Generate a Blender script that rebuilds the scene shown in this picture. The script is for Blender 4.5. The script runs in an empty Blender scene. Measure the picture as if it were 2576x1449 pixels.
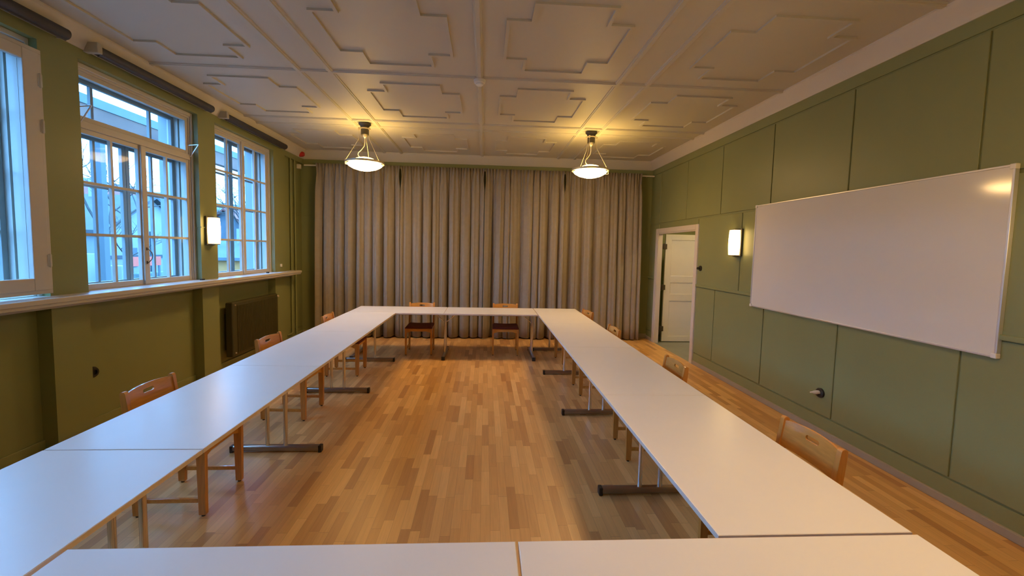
import bpy, bmesh, math, random
from mathutils import Vector, Matrix
PI = math.pi
SC = bpy.context.scene
COL = SC.collection
R = random.Random(7)

# ------------------------------------------------------------------ helpers
def prop(o, label=None, cat=None, group=None, kind=None):
    if label: o['label'] = label
    if cat: o['category'] = cat
    if group: o['group'] = group
    if kind: o['kind'] = kind
    return o

def link(name, me, m, parent=None, smooth=False):
    if m is not None:
        me.materials.append(m)
    if smooth:
        for p in me.polygons: p.use_smooth = True
        try: me.set_sharp_from_angle(angle=math.radians(38))
        except Exception: pass
    o = bpy.data.objects.new(name, me)
    COL.objects.link(o)
    if parent is not None: o.parent = parent
    return o

def empty(name, loc, rz=0.0):
    o = bpy.data.objects.new(name, None)
    o.empty_display_size = .1
    COL.objects.link(o)
    o.location = loc
    o.rotation_euler = (0, 0, rz)
    return o

def copy_tree(o, parent=None):
    c = o.copy(); COL.objects.link(c)
    if parent is not None: c.parent = parent
    for ch in [x for x in bpy.data.objects if x.parent == o]:
        copy_tree(ch, c)
    return c

class MB:
    """collects shapes in one bmesh"""
    def __init__(s): s.b = bmesh.new()
    def box(s, x0, x1, y0, y1, z0, z1, bev=0, seg=2):
        if x0 > x1: x0, x1 = x1, x0
        if y0 > y1: y0, y1 = y1, y0
        if z0 > z1: z0, z1 = z1, z0
        vs = [s.b.verts.new((x, y, z)) for x in (x0, x1) for y in (y0, y1) for z in (z0, z1)]
        F = [(0, 1, 3, 2), (4, 6, 7, 5), (0, 4, 5, 1), (2, 3, 7, 6), (0, 2, 6, 4), (1, 5, 7, 3)]
        fs = [s.b.faces.new([vs[i] for i in f]) for f in F]
        if bev:
            es = set(e for f in fs for e in f.edges)
            bmesh.ops.bevel(s.b, geom=list(es), offset=bev, segments=seg, affect='EDGES', profile=.5)
        return s
    def hexa(s, bot, top):
        """8 corner solid: bot and top are 4 points each, same order"""
        v = [s.b.verts.new(p) for p in bot] + [s.b.verts.new(p) for p in top]
        s.b.faces.new([v[3], v[2], v[1], v[0]]); s.b.faces.new(v[4:8])
        for i in range(4):
            j = (i + 1) % 4
            s.b.faces.new([v[i], v[j], v[4 + j], v[4 + i]])
        return s
    def tube(s, pts, r, n=10, cap=True):
        pts = [Vector(p) for p in pts]
        rs = r if isinstance(r, (list, tuple)) else [r] * len(pts)
        rings = []; ref = None
        for i, p in enumerate(pts):
            if i == 0: t = pts[1] - p
            elif i == len(pts) - 1: t = p - pts[i - 1]
            else: t = (pts[i + 1] - p).normalized() + (p - pts[i - 1]).normalized()
            t.normalize()
            if ref is None:
                ref = Vector((0, 0, 1)) if abs(t.z) < .9 else Vector((1, 0, 0))
            a = ref - t * ref.dot(t)
            if a.length < 1e-5: a = t.orthogonal()
            a.normalize(); ref = a
            b = t.cross(a)
            rings.append([s.b.verts.new(p + (a * math.cos(2 * PI * k / n) + b * math.sin(2 * PI * k / n)) * rs[i]) for k in range(n)])
        for i in range(len(rings) - 1):
            for k in range(n):
                s.b.faces.new([rings[i][k], rings[i][(k + 1) % n], rings[i + 1][(k + 1) % n], rings[i + 1][k]])
        if cap:
            s.b.faces.new(list(reversed(rings[0]))); s.b.faces.new(rings[-1])
        return s
    def lathe(s, prof, c=(0, 0, 0), n=40, axis='z'):
        """prof: list of (r, h)"""
        def P(r, h, a):
            if axis == 'z': return (c[0] + r * math.cos(a), c[1] + r * math.sin(a), c[2] + h)
            if axis == 'x': return (c[0] + h, c[1] + r * math.cos(a), c[2] + r * math.sin(a))
            return (c[0] + r * math.sin(a), c[1] + h, c[2] + r * math.cos(a))
        rings = []
        for r, h in prof:
            if r < 1e-6: rings.append([s.b.verts.new(P(0, h, 0))])
            else: rings.append([s.b.verts.new(P(r, h, 2 * PI * k / n)) for k in range(n)])
        for i in range(len(rings) - 1):
            A, B = rings[i], rings[i + 1]
            for k in range(n):
                k2 = (k + 1) % n
                if len(A) == 1 and len(B) == 1: break
                if len(A) == 1: s.b.faces.new([A[0], B[k], B[k2]])
                elif len(B) == 1: s.b.faces.new([A[k], A[k2], B[0]])
                else: s.b.faces.new([A[k], A[k2], B[k2], B[k]])
        return s
    def prism(s, poly, z0, z1, axis='z'):
        def P(a, b, h):
            return {'z': (a, b, h), 'y': (a, h, b), 'x': (h, a, b)}[axis]
        A = [s.b.verts.new(P(a, b, z0)) for a, b in poly]
        B = [s.b.verts.new(P(a, b, z1)) for a, b in poly]
        n = len(poly)
        s.b.faces.new(A); s.b.faces.new(list(reversed(B)))
        for i in range(n):
            j = (i + 1) % n
            s.b.faces.new([A[i], B[i], B[j], A[j]])
        return s
    def xf(s, fn):
        for v in s.b.verts: v.co = fn(v.co)
        return s
    def build(s, name, m, parent=None, smooth=False):
        bmesh.ops.recalc_face_normals(s.b, faces=s.b.faces[:])
        me = bpy.data.meshes.new(name)
        s.b.to_mesh(me); s.b.free()
        return link(name, me, m, parent, smooth)

# ------------------------------------------------------------------ materials
def newmat(name):
    m = bpy.data.materials.new(name); m.use_nodes = True
    nt = m.node_tree; nt.nodes.clear()
    out = nt.nodes.new('ShaderNodeOutputMaterial')
    return m, nt, out

def paint(name, col, rough=.5, metal=0., var=.06, scale=6., bump=0., bscale=120., spec=.5, stretch=None, coat=0.):
    m, nt, out = newmat(name)
    b = nt.nodes.new('ShaderNodeBsdfPrincipled')
    tc = nt.nodes.new('ShaderNodeTexCoord')
    src = tc.outputs['Object']
    if stretch:
        mp = nt.nodes.new('ShaderNodeMapping'); mp.inputs['Scale'].default_value = stretch
        nt.links.new(src, mp.inputs['Vector']); src = mp.outputs['Vector']
    n = nt.nodes.new('ShaderNodeTexNoise'); n.inputs['Scale'].default_value = scale; n.inputs['Detail'].default_value = 5
    nt.links.new(src, n.inputs['Vector'])
    r = nt.nodes.new('ShaderNodeValToRGB')
    r.color_ramp.elements[0].position = .3; r.color_ramp.elements[1].position = .7
    r.color_ramp.elements[0].color = tuple(max(0, c * (1 - var)) for c in col) + (1,)
    r.color_ramp.elements[1].color = tuple(min(1, c * (1 + var)) for c in col) + (1,)
    nt.links.new(n.outputs['Fac'], r.inputs['Fac']); nt.links.new(r.outputs['Color'], b.inputs['Base Color'])
    b.inputs['Roughness'].default_value = rough; b.inputs['Metallic'].default_value = metal
    b.inputs['Specular IOR Level'].default_value = spec
    b.inputs['Coat Weight'].default_value = coat
    if bump:
        n2 = nt.nodes.new('ShaderNodeTexNoise'); n2.inputs['Scale'].default_value = bscale; n2.inputs['Detail'].default_value = 3
        nt.links.new(src, n2.inputs['Vector'])
        bp = nt.nodes.new('ShaderNodeBump'); bp.inputs['Strength'].default_value = bump; bp.inputs['Distance'].default_value = .004
        nt.links.new(n2.outputs['Fac'], bp.inputs['Height']); nt.links.new(bp.outputs['Normal'], b.inputs['Normal'])
    nt.links.new(b.outputs[0], out.inputs[0])
    return m

def emit(name, col, strength):
    m, nt, out = newmat(name)
    e = nt.nodes.new('ShaderNodeEmission')
    e.inputs['Color'].default_value = tuple(col) + (1,); e.inputs['Strength'].default_value = strength
    nt.links.new(e.outputs[0], out.inputs[0])
    return m

def glassmat():
    m, nt, out = newmat('window_glass')
    t = nt.nodes.new('ShaderNodeBsdfTransparent'); t.inputs[0].default_value = (.94, .97, .98, 1)
    g = nt.nodes.new('ShaderNodeBsdfGlossy'); g.inputs['Roughness'].default_value = .02
    lw = nt.nodes.new('ShaderNodeLayerWeight'); lw.inputs['Blend'].default_value = .5
    pw = nt.nodes.new('ShaderNodeMath'); pw.operation = 'POWER'; pw.inputs[1].default_value = 5
    f = nt.nodes.new('ShaderNodeMath'); f.operation = 'MULTIPLY_ADD'; f.inputs[1].default_value = .35; f.inputs[2].default_value = .002
    nt.links.new(lw.outputs['Facing'], pw.inputs[0]); nt.links.new(pw.outputs[0], f.inputs[0])
    x = nt.nodes.new('ShaderNodeMixShader')
    nt.links.new(f.outputs[0], x.inputs[0]); nt.links.new(t.outputs[0], x.inputs[1]); nt.links.new(g.outputs[0], x.inputs[2])
    nt.links.new(x.outputs[0], out.inputs[0])
    return m

def floormat():
    m, nt, out = newmat('oak_parquet')
    N = nt.nodes.new; L = nt.links.new
    b = N('ShaderNodeBsdfPrincipled'); tc = N('ShaderNodeTexCoord'); sp = N('ShaderNodeSeparateXYZ')
    L(tc.outputs['Object'], sp.inputs[0])
    def M(op, a, c=None, d=None):
        n = N('ShaderNodeMath'); n.operation = op
        for i, v in enumerate((a, c, d)):
            if v is None: continue
            if isinstance(v, (int, float)): n.inputs[i].default_value = v
            else: L(v, n.inputs[i])
        return n.outputs[0]
    xs = M('DIVIDE', sp.outputs['X'], .060)
    row = M('FLOOR', xs); fx = M('FRACT', xs)
    wr = N('ShaderNodeTexWhiteNoise'); wr.noise_dimensions = '1D'; L(row, wr.inputs['W'])
    ln = M('MULTIPLY_ADD', wr.outputs['Value'], .12, .36)
    ys = M('ADD', M('DIVIDE', sp.outputs['Y'], ln), M('MULTIPLY', wr.outputs['Value'], 37.3))
    cl = M('FLOOR', ys); fy = M('FRACT', ys)
    cv = N('ShaderNodeCombineXYZ'); L(row, cv.inputs[0]); L(cl, cv.inputs[1])
    w2 = N('ShaderNodeTexWhiteNoise'); w2.noise_dimensions = '2D'; L(cv.outputs[0], w2.inputs['Vector'])
    rp = N('ShaderNodeValToRGB'); cr = rp.color_ramp
    cr.elements[0].position = 0; cr.elements[0].color = (0.427, 0.216, 0.070, 1)
    cr.elements[1].position = 1; cr.elements[1].color = (0.727, 0.450, 0.171, 1)
    for p, c in ((.12, (0.493, 0.260, 0.087, 1)), (.4, (0.585, 0.328, 0.111, 1)), (.75, (0.646, 0.377, 0.132, 1))):
        e = cr.elements.new(p); e.color = c
    L(w2.outputs['Value'], rp.inputs['Fac'])
    mp = N('ShaderNodeMapping'); mp.inputs['Scale'].default_value = (60, 3.5, 1); L(tc.outputs['Object'], mp.inputs['Vector'])
    ad = N('ShaderNodeVectorMath'); ad.operation = 'ADD'; L(mp.outputs[0], ad.inputs[0]); L(w2.outputs['Color'], ad.inputs[1])
    ng = N('ShaderNodeTexNoise'); ng.inputs['Scale'].default_value = 1.2; ng.inputs['Detail'].default_value = 6; L(ad.outputs[0], ng.inputs['Vector'])
    gr = M('MULTIPLY_ADD', ng.outputs['Fac'], .36, .90)
    mx = N('ShaderNodeMix'); mx.data_type = 'RGBA'; mx.blend_type = 'MULTIPLY'; mx.inputs[0].default_value = 1
    L(rp.outputs['Color'], mx.inputs[6])
    cg = N('ShaderNodeCombineColor'); L(gr, cg.inputs[0]); L(gr, cg.inputs[1]); L(gr, cg.inputs[2]); L(cg.outputs[0], mx.inputs[7])
    ex = M('LESS_THAN', M('MINIMUM', fx, M('SUBTRACT', 1, fx)), .014)
    ey = M('LESS_THAN', M('MINIMUM', fy, M('SUBTRACT', 1, fy)), .003)
    gap = M('MULTIPLY', M('MAXIMUM', ex, ey), .38)
    m2 = N('ShaderNodeMix'); m2.data_type = 'RGBA'; L(gap, m2.inputs[0]); L(mx.outputs[2], m2.inputs[6]); m2.inputs[7].default_value = (.10, .05, .02, 1)
    L(m2.outputs[2], b.inputs['Base Color'])
    b.inputs['Roughness'].default_value = .36
    b.inputs['Specular IOR Level'].default_value = .42
    L(b.outputs[0], out.inputs[0])
    return m

def stonemat():
    m, nt, out = newmat('dry_stone')
    b = nt.nodes.new('ShaderNodeBsdfPrincipled'); v = nt.nodes.new('ShaderNodeTexVoronoi'); v.inputs['Scale'].default_value = 1.6
    tc = nt.nodes.new('ShaderNodeTexCoord'); mp = nt.nodes.new('ShaderNodeMapping'); mp.inputs['Scale'].default_value = (1, .8, 3)
    nt.links.new(tc.outputs['Object'], mp.inputs[0]); nt.links.new(mp.outputs[0], v.inputs['Vector'])
    r = nt.nodes.new('ShaderNodeValToRGB'); r.color_ramp.elements[0].color = (.2, .25, .2, 1); r.color_ramp.elements[1].color = (.05, .08, .08, 1)
    nt.links.new(v.outputs['Distance'], r.inputs[0]); nt.links.new(r.outputs[0], b.inputs['Base Color'])
    b.inputs['Roughness'].default_value = .9
    nt.links.new(b.outputs[0], out.inputs[0])
    return m

M = {}
M['green'] = paint('sage_wall_paint', (.25, .268, .112), .42, var=.025, scale=2.2, bump=.08, bscale=90, spec=.35)
M['green_dark'] = paint('olive_radiator_paint', (.062, .055, .018), .5, var=.04)
M['cream'] = paint('cream_ceiling_paint', (.56, .52, .43), .5, var=.02, scale=1.5, bump=.05, bscale=60, spec=.3)
M['cornice'] = paint('cornice_paint', (.62, .565, .47), .5, var=.02, scale=1.5, spec=.3)
M['white_frame'] = paint('window_frame_paint', (.55, .515, .45), .4, var=.03, scale=4)
M['door_white'] = paint('door_paint', (.80, .76, .66), .38, var=.02, scale=4)
M['baseb'] = paint('baseboard_paint', (.36, .31, .225), .45, var=.03, scale=5)
M['floor'] = floormat()
M['corr_floor'] = paint('corridor_linoleum', (.25, .27, .24), .45, var=.1, scale=3)
M['laminate'] = paint('white_laminate', (.80, .785, .72), .30, var=.012, scale=3, spec=.5)
M['edge'] = paint('pale_wood_edge', (.70, .59, .48), .45, var=.05, scale=30)
M['chrome'] = paint('chrome', (.72, .73, .75), .16, metal=1, var=.02)
M['satin'] = paint('satin_steel_foot', (.34, .27, .22), .3, metal=.9, var=.05)
M['black'] = paint('black_plastic', (.018, .016, .015), .4, var=.1)
M['beech'] = paint('lacquered_beech', (.54, .225, .042), .28, var=.14, scale=5, stretch=(14, 14, 1.5), spec=.5, coat=.25)
M['beech_h'] = paint('lacquered_beech_across', (.58, .26, .052), .22, var=.12, scale=5, stretch=(1.5, 14, 14), spec=.5, coat=.3)
M['red'] = paint('dark_red_upholstery', (.13, .022, .014), .9, var=.2, scale=60, bump=.3, bscale=300)
M['curtain'] = paint('taupe_curtain_cloth', (.30, .258, .196), .9, var=.05, scale=14, bump=.25, bscale=260, spec=.15)
M['board'] = paint('whiteboard_enamel', (.74, .71, .62), .085, var=.01, scale=2, spec=.5)
M['alu'] = paint('light_aluminium', (.70, .68, .66), .35, metal=.6, var=.03)
M['blind'] = paint('dark_grey_blind_cloth', (.045, .043, .05), .55, var=.06, scale=20)
M['bracket'] = paint('beige_plastic', (.45, .41, .33), .5, var=.03)
M['white_p'] = paint('white_plastic', (.78, .74, .66), .4, var=.02)
M['redp'] = paint('red_plastic', (.5, .02, .015), .35, var=.04)
M['can'] = paint('bronze_grey_canopy', (.10, .09, .075), .35, metal=.5, var=.05)
M['brass'] = paint('warm_wire_metal', (.75, .66, .5), .3, metal=.6, var=.03)
M['glass'] = glassmat()
M['hinge'] = paint('dark_steel_hinge', (.16, .13, .10), .4, metal=.7, var=.06)
M['lamp'] = emit('lit_opal_glass', (1.0, .60, .24), 50)
M['lamp_top'] = emit('lit_upper_glass', (1.0, .63, .17), 16)
M['sconce'] = emit('lit_opal_sconce', (1.0, .64, .24), 11)
# outdoors
M['o_white'] = paint('white_render', (.20, .22, .21), .8, var=.06, scale=.6)
M['o_timber'] = paint('dark_timber', (.04, .05, .055), .7, var=.15, scale=2)
M['o_roof'] = paint('red_roof_tiles', (.16, .045, .03), .8, var=.2, scale=4)
M['o_red'] = paint('red_sheet', (.55, .09, .05), .6, var=.05)
M['o_grey'] = paint('grey_slate', (.08, .10, .11), .8, var=.15, scale=2)
M['o_ground'] = paint('winter_ground', (.06, .075, .08), .95, var=.25, scale=.5)
M['o_hill'] = paint('wooded_hill', (.09, .06, .05), .95, var=.45, scale=.25)
M['o_bark'] = paint('bark', (.045, .045, .04), .9, var=.2, scale=8)
M['o_beam'] = paint('beam_warm_reflection', (.08, .038, .022), .7, var=.5, scale=1.2, stretch=(1, .5, 1))  # brown blotches paint in the warm ceiling reflected by the panes
M['o_blue'] = paint('pale_fascia', (.055, .075, .08), .6, var=.08)
M['o_stone'] = stonemat()
M['o_lit_boards'] = paint('orange_lit_boards', (.5, .22, .06), .7, var=.1)  # orange light on the wood wall is put into this colour
M['ext'] = paint('outer_window_paint', (.24, .265, .26), .5, var=.04)

# ------------------------------------------------------------------ measures (metres)
XL, XR, YF, YB = -3.419, 3.240, 8.19, -2.35
ZC, ZW = 3.465, 3.305
T = .721

# ------------------------------------------------------------------ floor, ceiling
prop(MB().box(XL - .14, XR + .0, YB, YF, -.08, 0).build('floor', M['floor']), kind='structure')
prop(MB().box(XR + .0, 5.6, 5.0, 8.75, -.085, -.004).build('trim_11', M['corr_floor']), kind='structure')

cb = MB(); cb.box(XL - .1, XR + .02, YB, YF, ZC, ZC + .12)
RX = [-1.907, -1.592, -.090, 1.355, 1.668]
RY = [-.385, -.078, 1.26 - .3, 1.26, 2.886, 4.49, 6.115, 6.422]
x0c, x1c, y0c, y1c = XL + .06, XR - .06, YB, YF - .06
def rib_x(x, y0, y1, w=.042, h=.020):     # runs along y
    cb.prism([(x - w / 2 - .014, ZC + .002), (x - w / 2 - .010, ZC - h * .55), (x - w / 2, ZC - h * .6), (x - w / 2 + .004, ZC - h), (x + w / 2 - .004, ZC - h), (x + w / 2, ZC - h * .6), (x + w / 2 + .010, ZC - h * .55), (x + w / 2 + .014, ZC + .002)], y0, y1, 'y')
def rib_y(y, x0, x1, w=.042, h=.0195):
    cb.prism([(y - w / 2 - .014, ZC + .002), (y - w / 2 - .010, ZC - h * .55), (y - w / 2, ZC - h * .6), (y - w / 2 + .004, ZC - h), (y + w / 2 - .004, ZC - h), (y + w / 2, ZC - h * .6), (y + w / 2 + .010, ZC - h * .55), (y + w / 2 + .014, ZC + .002)], x0, x1, 'x')
for x in RX: rib_x(x, y0c, y1c)
for y in RY: rib_y(y, x0c, x1c)
def cross(cx, cy, hx, hxi, hy, hyi):
    """stepped cross outline made of thin square battens"""
    t, h = .028, .017
    P = [(-hxi, -hy), (hxi, -hy), (hxi, -hyi), (hx, -hyi), (hx, hyi), (hxi, hyi), (hxi, hy), (-hxi, hy), (-hxi, hyi), (-hx, hyi), (-hx, -hyi), (-hxi, -hyi)]
    for i in range(12):
        a, b = P[i], P[(i + 1) % 12]
        xa, xb = sorted((a[0], b[0])); ya, yb = sorted((a[1], b[1]))
        if i % 2 == 0: cb.box(cx + xa - t / 2, cx + xb + t / 2, cy + ya - t / 2, cy + yb + t / 2, ZC - h, ZC + .002)
        else: cb.box(cx + xa - t / 2, cx + xb + t / 2, cy + ya + t / 2, cy + yb - t / 2, ZC - h, ZC + .002)
xcols = [(x0c, RX[0]), (RX[1], RX[2]), (RX[2], RX[3]), (RX[4], x1c)]
yrows = [(RY[1], RY[2]), (RY[3], RY[4]), (RY[4], RY[5]), (RY[5], RY[6]), (RY[7], y1c)]
for (a, b) in xcols:
    for (c, d) in yrows:
        cx, cy = (a + b) / 2, (c + d) / 2
        f = (b - a) / 1.47
        if d - c < 1.2: hy, hyi = .33, .17
        else: hy, hyi = .567, .327
        cross(cx, cy, .494 * f, .300 * f, hy, hyi)
prop(cb.build('ceiling', M['cream']), kind='structure')

# cornice: a slanted board with a bead, one per wall
def cornice(name, side):
    m = MB()
    pr = [(0, ZW), (.010, ZW), (.014, ZW + .012), (.022, ZW + .03), (.060, ZW + .10), (.080, ZW + .135), (.092, ZC - .012), (.092, ZC + .001), (0, ZC + .001)]
    if side == 'right': m.prism([(XR - a, z) for a, z in pr], YB, YF, 'y')
    if side == 'left': m.prism([(XL + a, z) for a, z in pr], YB, YF, 'y')
    if side == 'back': m.prism([(YF - a, z) for a, z in pr], XL, XR, 'x')
    return prop(m.build(name, M['cornice']), kind='structure')
cornice('trim_1', 'left'); cornice('trim_2', 'right'); cornice('trim_3', 'back')

# ------------------------------------------------------------------ left wall with the windows
WIN = [(-1.530, -.065), (.255, 1.720), (2.040, 3.504), (3.826, 5.291), (5.604, 7.076)]
WZ0, WZ1 = 1.235, 3.215
NI = XL - .115                     # back of the radiator niches
XO = -3.86                         # outer face of the wall
w = MB()
w.box(XO, XL, YB, YF, WZ1, ZC + .12)
edges = [YB] + [v for p in WIN for v in p] + [7.46]
for i in range(0, len(edges), 2):
    w.box(XO, XL, edges[i], edges[i + 1], -.08, WZ1)
for (a, b) in WIN: w.box(XO, NI, a, b, -.08, WZ0 - .02)
w.box(XO, XL - .045, 7.46, YF + .15, -.08, WZ1)
prop(w.build('wall_left', M['green']), kind='structure')
# board joint strips by the corner of the left wall
t = MB()
for z in (2.249, 1.218, .18): t.box(XL - .045, XL - .038, 7.50, YF - .02, z, z + .012)
t.box(XL - .045, XL - .038, 7.50, 7.512, .18, 3.2)
prop(t.build('trim_4', M['green']), kind='structure')
# long window board
s = MB()
s.box(XL - .02, -3.249, YB, 7.68, 1.222, 1.259, .004)
s.box(XL - .001, -3.262, YB, 7.67, 1.196, 1.224, .003)
for (a, b) in WIN: s.box(XL - .075, XL - .01, a, b, 1.224, 1.2585)
s.box(XL - .02, XL + .02, YB, 7.68, 1.16, 1.2)
prop(s.build('trim_5', M['white_frame']), kind='structure')

XS = XL - .075                     # room face of the window frames
def window(i, a, b, kind):
    root = empty('window_%d' % i, (XS, (a + b) / 2, WZ0)); prop(root, kind='structure')
    inv = Matrix.Translation(-root.location)
    def put(m, name, mat, parent=root, smooth=False):
        m.xf(lambda c: c - root.location)
        return m.build(name, mat, parent, smooth)
    # fixed frame
    f = MB()
    for (x0, x1, q) in ((XS - .10, XS, 0), (XS - .24, XS - .12, 1)):
        f.box(x0, x1, a, a + .05, WZ0, WZ1); f.box(x0, x1, b - .05, b, WZ0, WZ1)
        f.box(x0, x1, a + .05, b - .05, WZ1 - .06, WZ1); f.box(x0, x1, a + .05, b - .05, WZ0, WZ0 + .03)
    f.box(XS, XS + .018, a + .001, a + .03, WZ0 + .02, WZ1 - .001, .004); f.box(XS, XS + .018, b - .03, b - .001, WZ0 + .02, WZ1 - .001, .004)
    f.box(XS, XS + .018, a + .03, b - .03, WZ1 - .04, WZ1 - .001, .004)
    if kind == 'transom': f.box(XS - .10, XS + .012, a + .05, b - .05, 2.672, 2.735, .004); f.box(XS - .24, XS - .12, a + .05, b - .05, 2.68, 2.73)
    put(f, 'window_frame', M['white_frame'])
    lo = WZ0 + .03
    hi = 2.672 if kind == 'transom' else WZ1 - .06
    mid = (a + b) / 2
    rows = [1.755, 2.21] if kind == 'transom' else [1.755, 2.21, 2.665]
    if kind == 'single': pass
    # sashes: inner and outer pane leaf of each
    for layer, (x0, x1, mat) in enumerate(((XS - .045, XS - .008, M['white_frame']), (XS - .20, XS - .165, M['ext']))):
        if kind == 'single' and layer == 0: continue
        for (p, q, si) in ((a + .05, mid - .002, 0), (mid + .002, b - .05, 1)):
            sm = MB(); st = .042
            sm.box(x0, x1, p, p + st, lo, hi, .003); sm.box(x0, x1, q - st, q, lo, hi, .003)
            sm.box(x0, x1, p + st, q - st, hi - st, hi, .003); sm.box(x0, x1, p + st, q - st, lo, lo + .05, .003)
            mx = x0 + .004
            sm.box(mx, x1 - .004, (p + q) / 2 - .012, (p + q) / 2 + .012, lo + .05, hi - st)
            for z in rows: sm.box(mx + .001, x1 - .005, p + st, q - st, z - .012, z + .012)
            o = put(sm, 'sash', mat)
            g = MB(); xm = (x0 + x1) / 2
            g.box(xm - .002, xm + .002, p + st, q - st, lo + .05, hi - st)
            gg = g; gg.xf(lambda c: c - root.location); gg.build('pane', M['glass'], o)
        if layer == 0:
            # meeting stile cover and handle
            c = MB(); c.box(XS - .012, XS + .012, mid - .032, mid + .032, lo, hi, .005)
            put(c, 'meeting_stile', M['white_frame'])
            if kind == 'transom':
                h = MB()
                hz = 1.56
                h.tube([(XS + .012, mid - .006, hz + .07), (XS + .03, mid - .006, hz + .068), (XS + .047, mid + .012, hz + .035), (XS + .05, mid + .018, hz), (XS + .047, mid + .012, hz - .035), (XS + .03, mid - .006, hz - .068), (XS + .012, mid - .006, hz - .07)], .0045, 8)
                h.box(XS + .010, XS + .016, mid - .014, mid + .002, hz + .055, hz + .085); h.box(XS + .010, XS + .016, mid - .014, mid + .002, hz - .085, hz - .055)
                put(h, 'window_handle', M['hinge'])
    if kind == 'transom':
        for layer, (x0, x1, mat) in enumerate(((XS - .045, XS - .008, M['white_frame']), (XS - .20, XS - .165, M['ext']))):
            sm = MB(); st = .040; l2, h2 = 2.737, WZ1 - .06; p, q = a + .05, b - .05
            sm.box(x0, x1, p, p + st, l2, h2, .003); sm.box(x0, x1, q - st, q, l2, h2, .003)
            sm.box(x0, x1, p + st, q - st, h2 - st, h2, .003); sm.box(x0, x1, p + st, q - st, l2, l2 + st, .003)
            if layer == 1:
                for yy in ((a + .05 + mid) / 2, (b - .05 + mid) / 2): sm.box(x0 + .004, x1 - .004, yy - .014, yy + .014, l2 + st, h2 - st)
            o = put(sm, 'top_light', mat)
            g = MB(); xm = (x0 + x1) / 2; g.box(xm - .002, xm + .002, p + st, q - st, l2 + st, h2 - st)
            g.xf(lambda c: c - root.location); g.build('pane', M['glass'], o)
        # folding stays of the top light
        for yy, sg in ((b - .055, -1), (a + .06, 1)):
            h = MB()
            zt = 2.84
            h.tube([(XS - .006, yy, zt), (XS + .115, yy, zt + .012)], .0055, 6)
            h.tube([(XS + .115, yy, zt + .012), (XS + .020, yy, 2.71)], .0055, 6)
            put(h, 'window_stay', M['alu'])
    if kind == 'single':
        # big inner casement on the face of the wall
        p, q, l2, h2 = a - .03, b + .001, 1.283, 3.13
        x0, x1 = XL - .005, XL + .034
        fr = MB()
        fr.box(x0 - .004, x1 - .012, p, q, l2, l2 + .032, .003); fr.box(x0 - .004, x1 - .012, p, q, h2 - .032, h2, .003)
        fr.box(x0 - .004, x1 - .012, p, p + .032, l2 + .032, h2 - .032, .003); fr.box(x0 - .004, x1 - .012, q - .032, q, l2 + .032, h2 - .032, .003)
        put(fr, 'casement_frame', M['white_frame'])
        sm = MB(); st = .115
        p2, q2, l3, h3 = p + .030, q - .030, l2 + .030, h2 - .030
        sm.box(x0, x1, p2, p2 + st, l3, h3, .005); sm.box(x0, x1, q2 - st, q2, l3, h3, .005)
        sm.box(x0, x1, p2 + st, q2 - st, h3 - .085, h3, .005); sm.box(x0, x1, p2 + st, q2 - st, l3, l3 + .095, .005)
        sm.box(x0 - .03, x0, q2 - st, q2 - st + .02, l3 + .095, h3 - .085); sm.box(x0 - .03, x0, p2 + st - .02, p2 + st, l3 + .095, h3 - .085)
        o = put(sm, 'inner_casement', M['white_frame'])
        g = MB(); g.box(x0 + .012, x0 + .016, p2 + st, q2 - st, l3 + .095, h3 - .085); g.xf(lambda c: c - root.location); g.build('pane', M['glass'], o)
        for z in (2.90, 2.56, 1.54):
            h = MB(); h.lathe([(0, -.055), (.0085, -.05), (.0085, .05), (0, .055)], (x1 + .004, q2 + .002, z), 12)
            h.box(x1 - .004, x1 + .003, q2 - .014, q2 + .018, z - .045, z + .045)
            put(h, 'hinge', M['white_frame'], smooth=False)
    return root
for i, (a, b) in enumerate(WIN):
    window(i + 1, a, b, ['sash', 'transom', 'single', 'transom', 'sash'][i])

lin = MB()
for (a, b) in WIN:
    x0, x1 = XO - .004, XS - .241
    lin.box(x0, x1, a, a + .006, WZ0 - .02, WZ1); lin.box(x0, x1, b - .006, b, WZ0 - .02, WZ1)
    lin.box(x0, x1, a + .006, b - .006, WZ1 - .006, WZ1); lin.box(x0 - .03, x1, a + .006, b - .006, WZ0 - .02, WZ0)
prop(lin.build('trim_10', M['ext']), kind='structure')
# dark wedge block on the window boards
prop(MB().box(-3.40, -3.37, 5.22, 5.27, 1.259, 1.275, .003).build('window_wedge', M['black']), 'small black wedge on the sill at the end of the window with the top light', 'wedge')
prop(MB().box(-3.385, -3.355, 6.72, 6.76, 1.259, 1.280, .003).build('window_wedge', M['black']), 'small black wedge on the sill under the farthest window', 'wedge')

# ------------------------------------------------------------------ far wall
fw = MB(); fw.box(XO, XR + .2, YF, YF + .15, -.08, ZC + .12)
prop(fw.build('wall_back', M['green']), kind='structure')
t = MB()
for z in (2.249, 1.218): t.box(XL, XR, YF - .008, YF, z, z + .014)
t.box(XL, XR, YF - .022, YF, 3.18, 3.30, .003)
prop(t.build('trim_6', M['green']), kind='structure')

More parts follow.
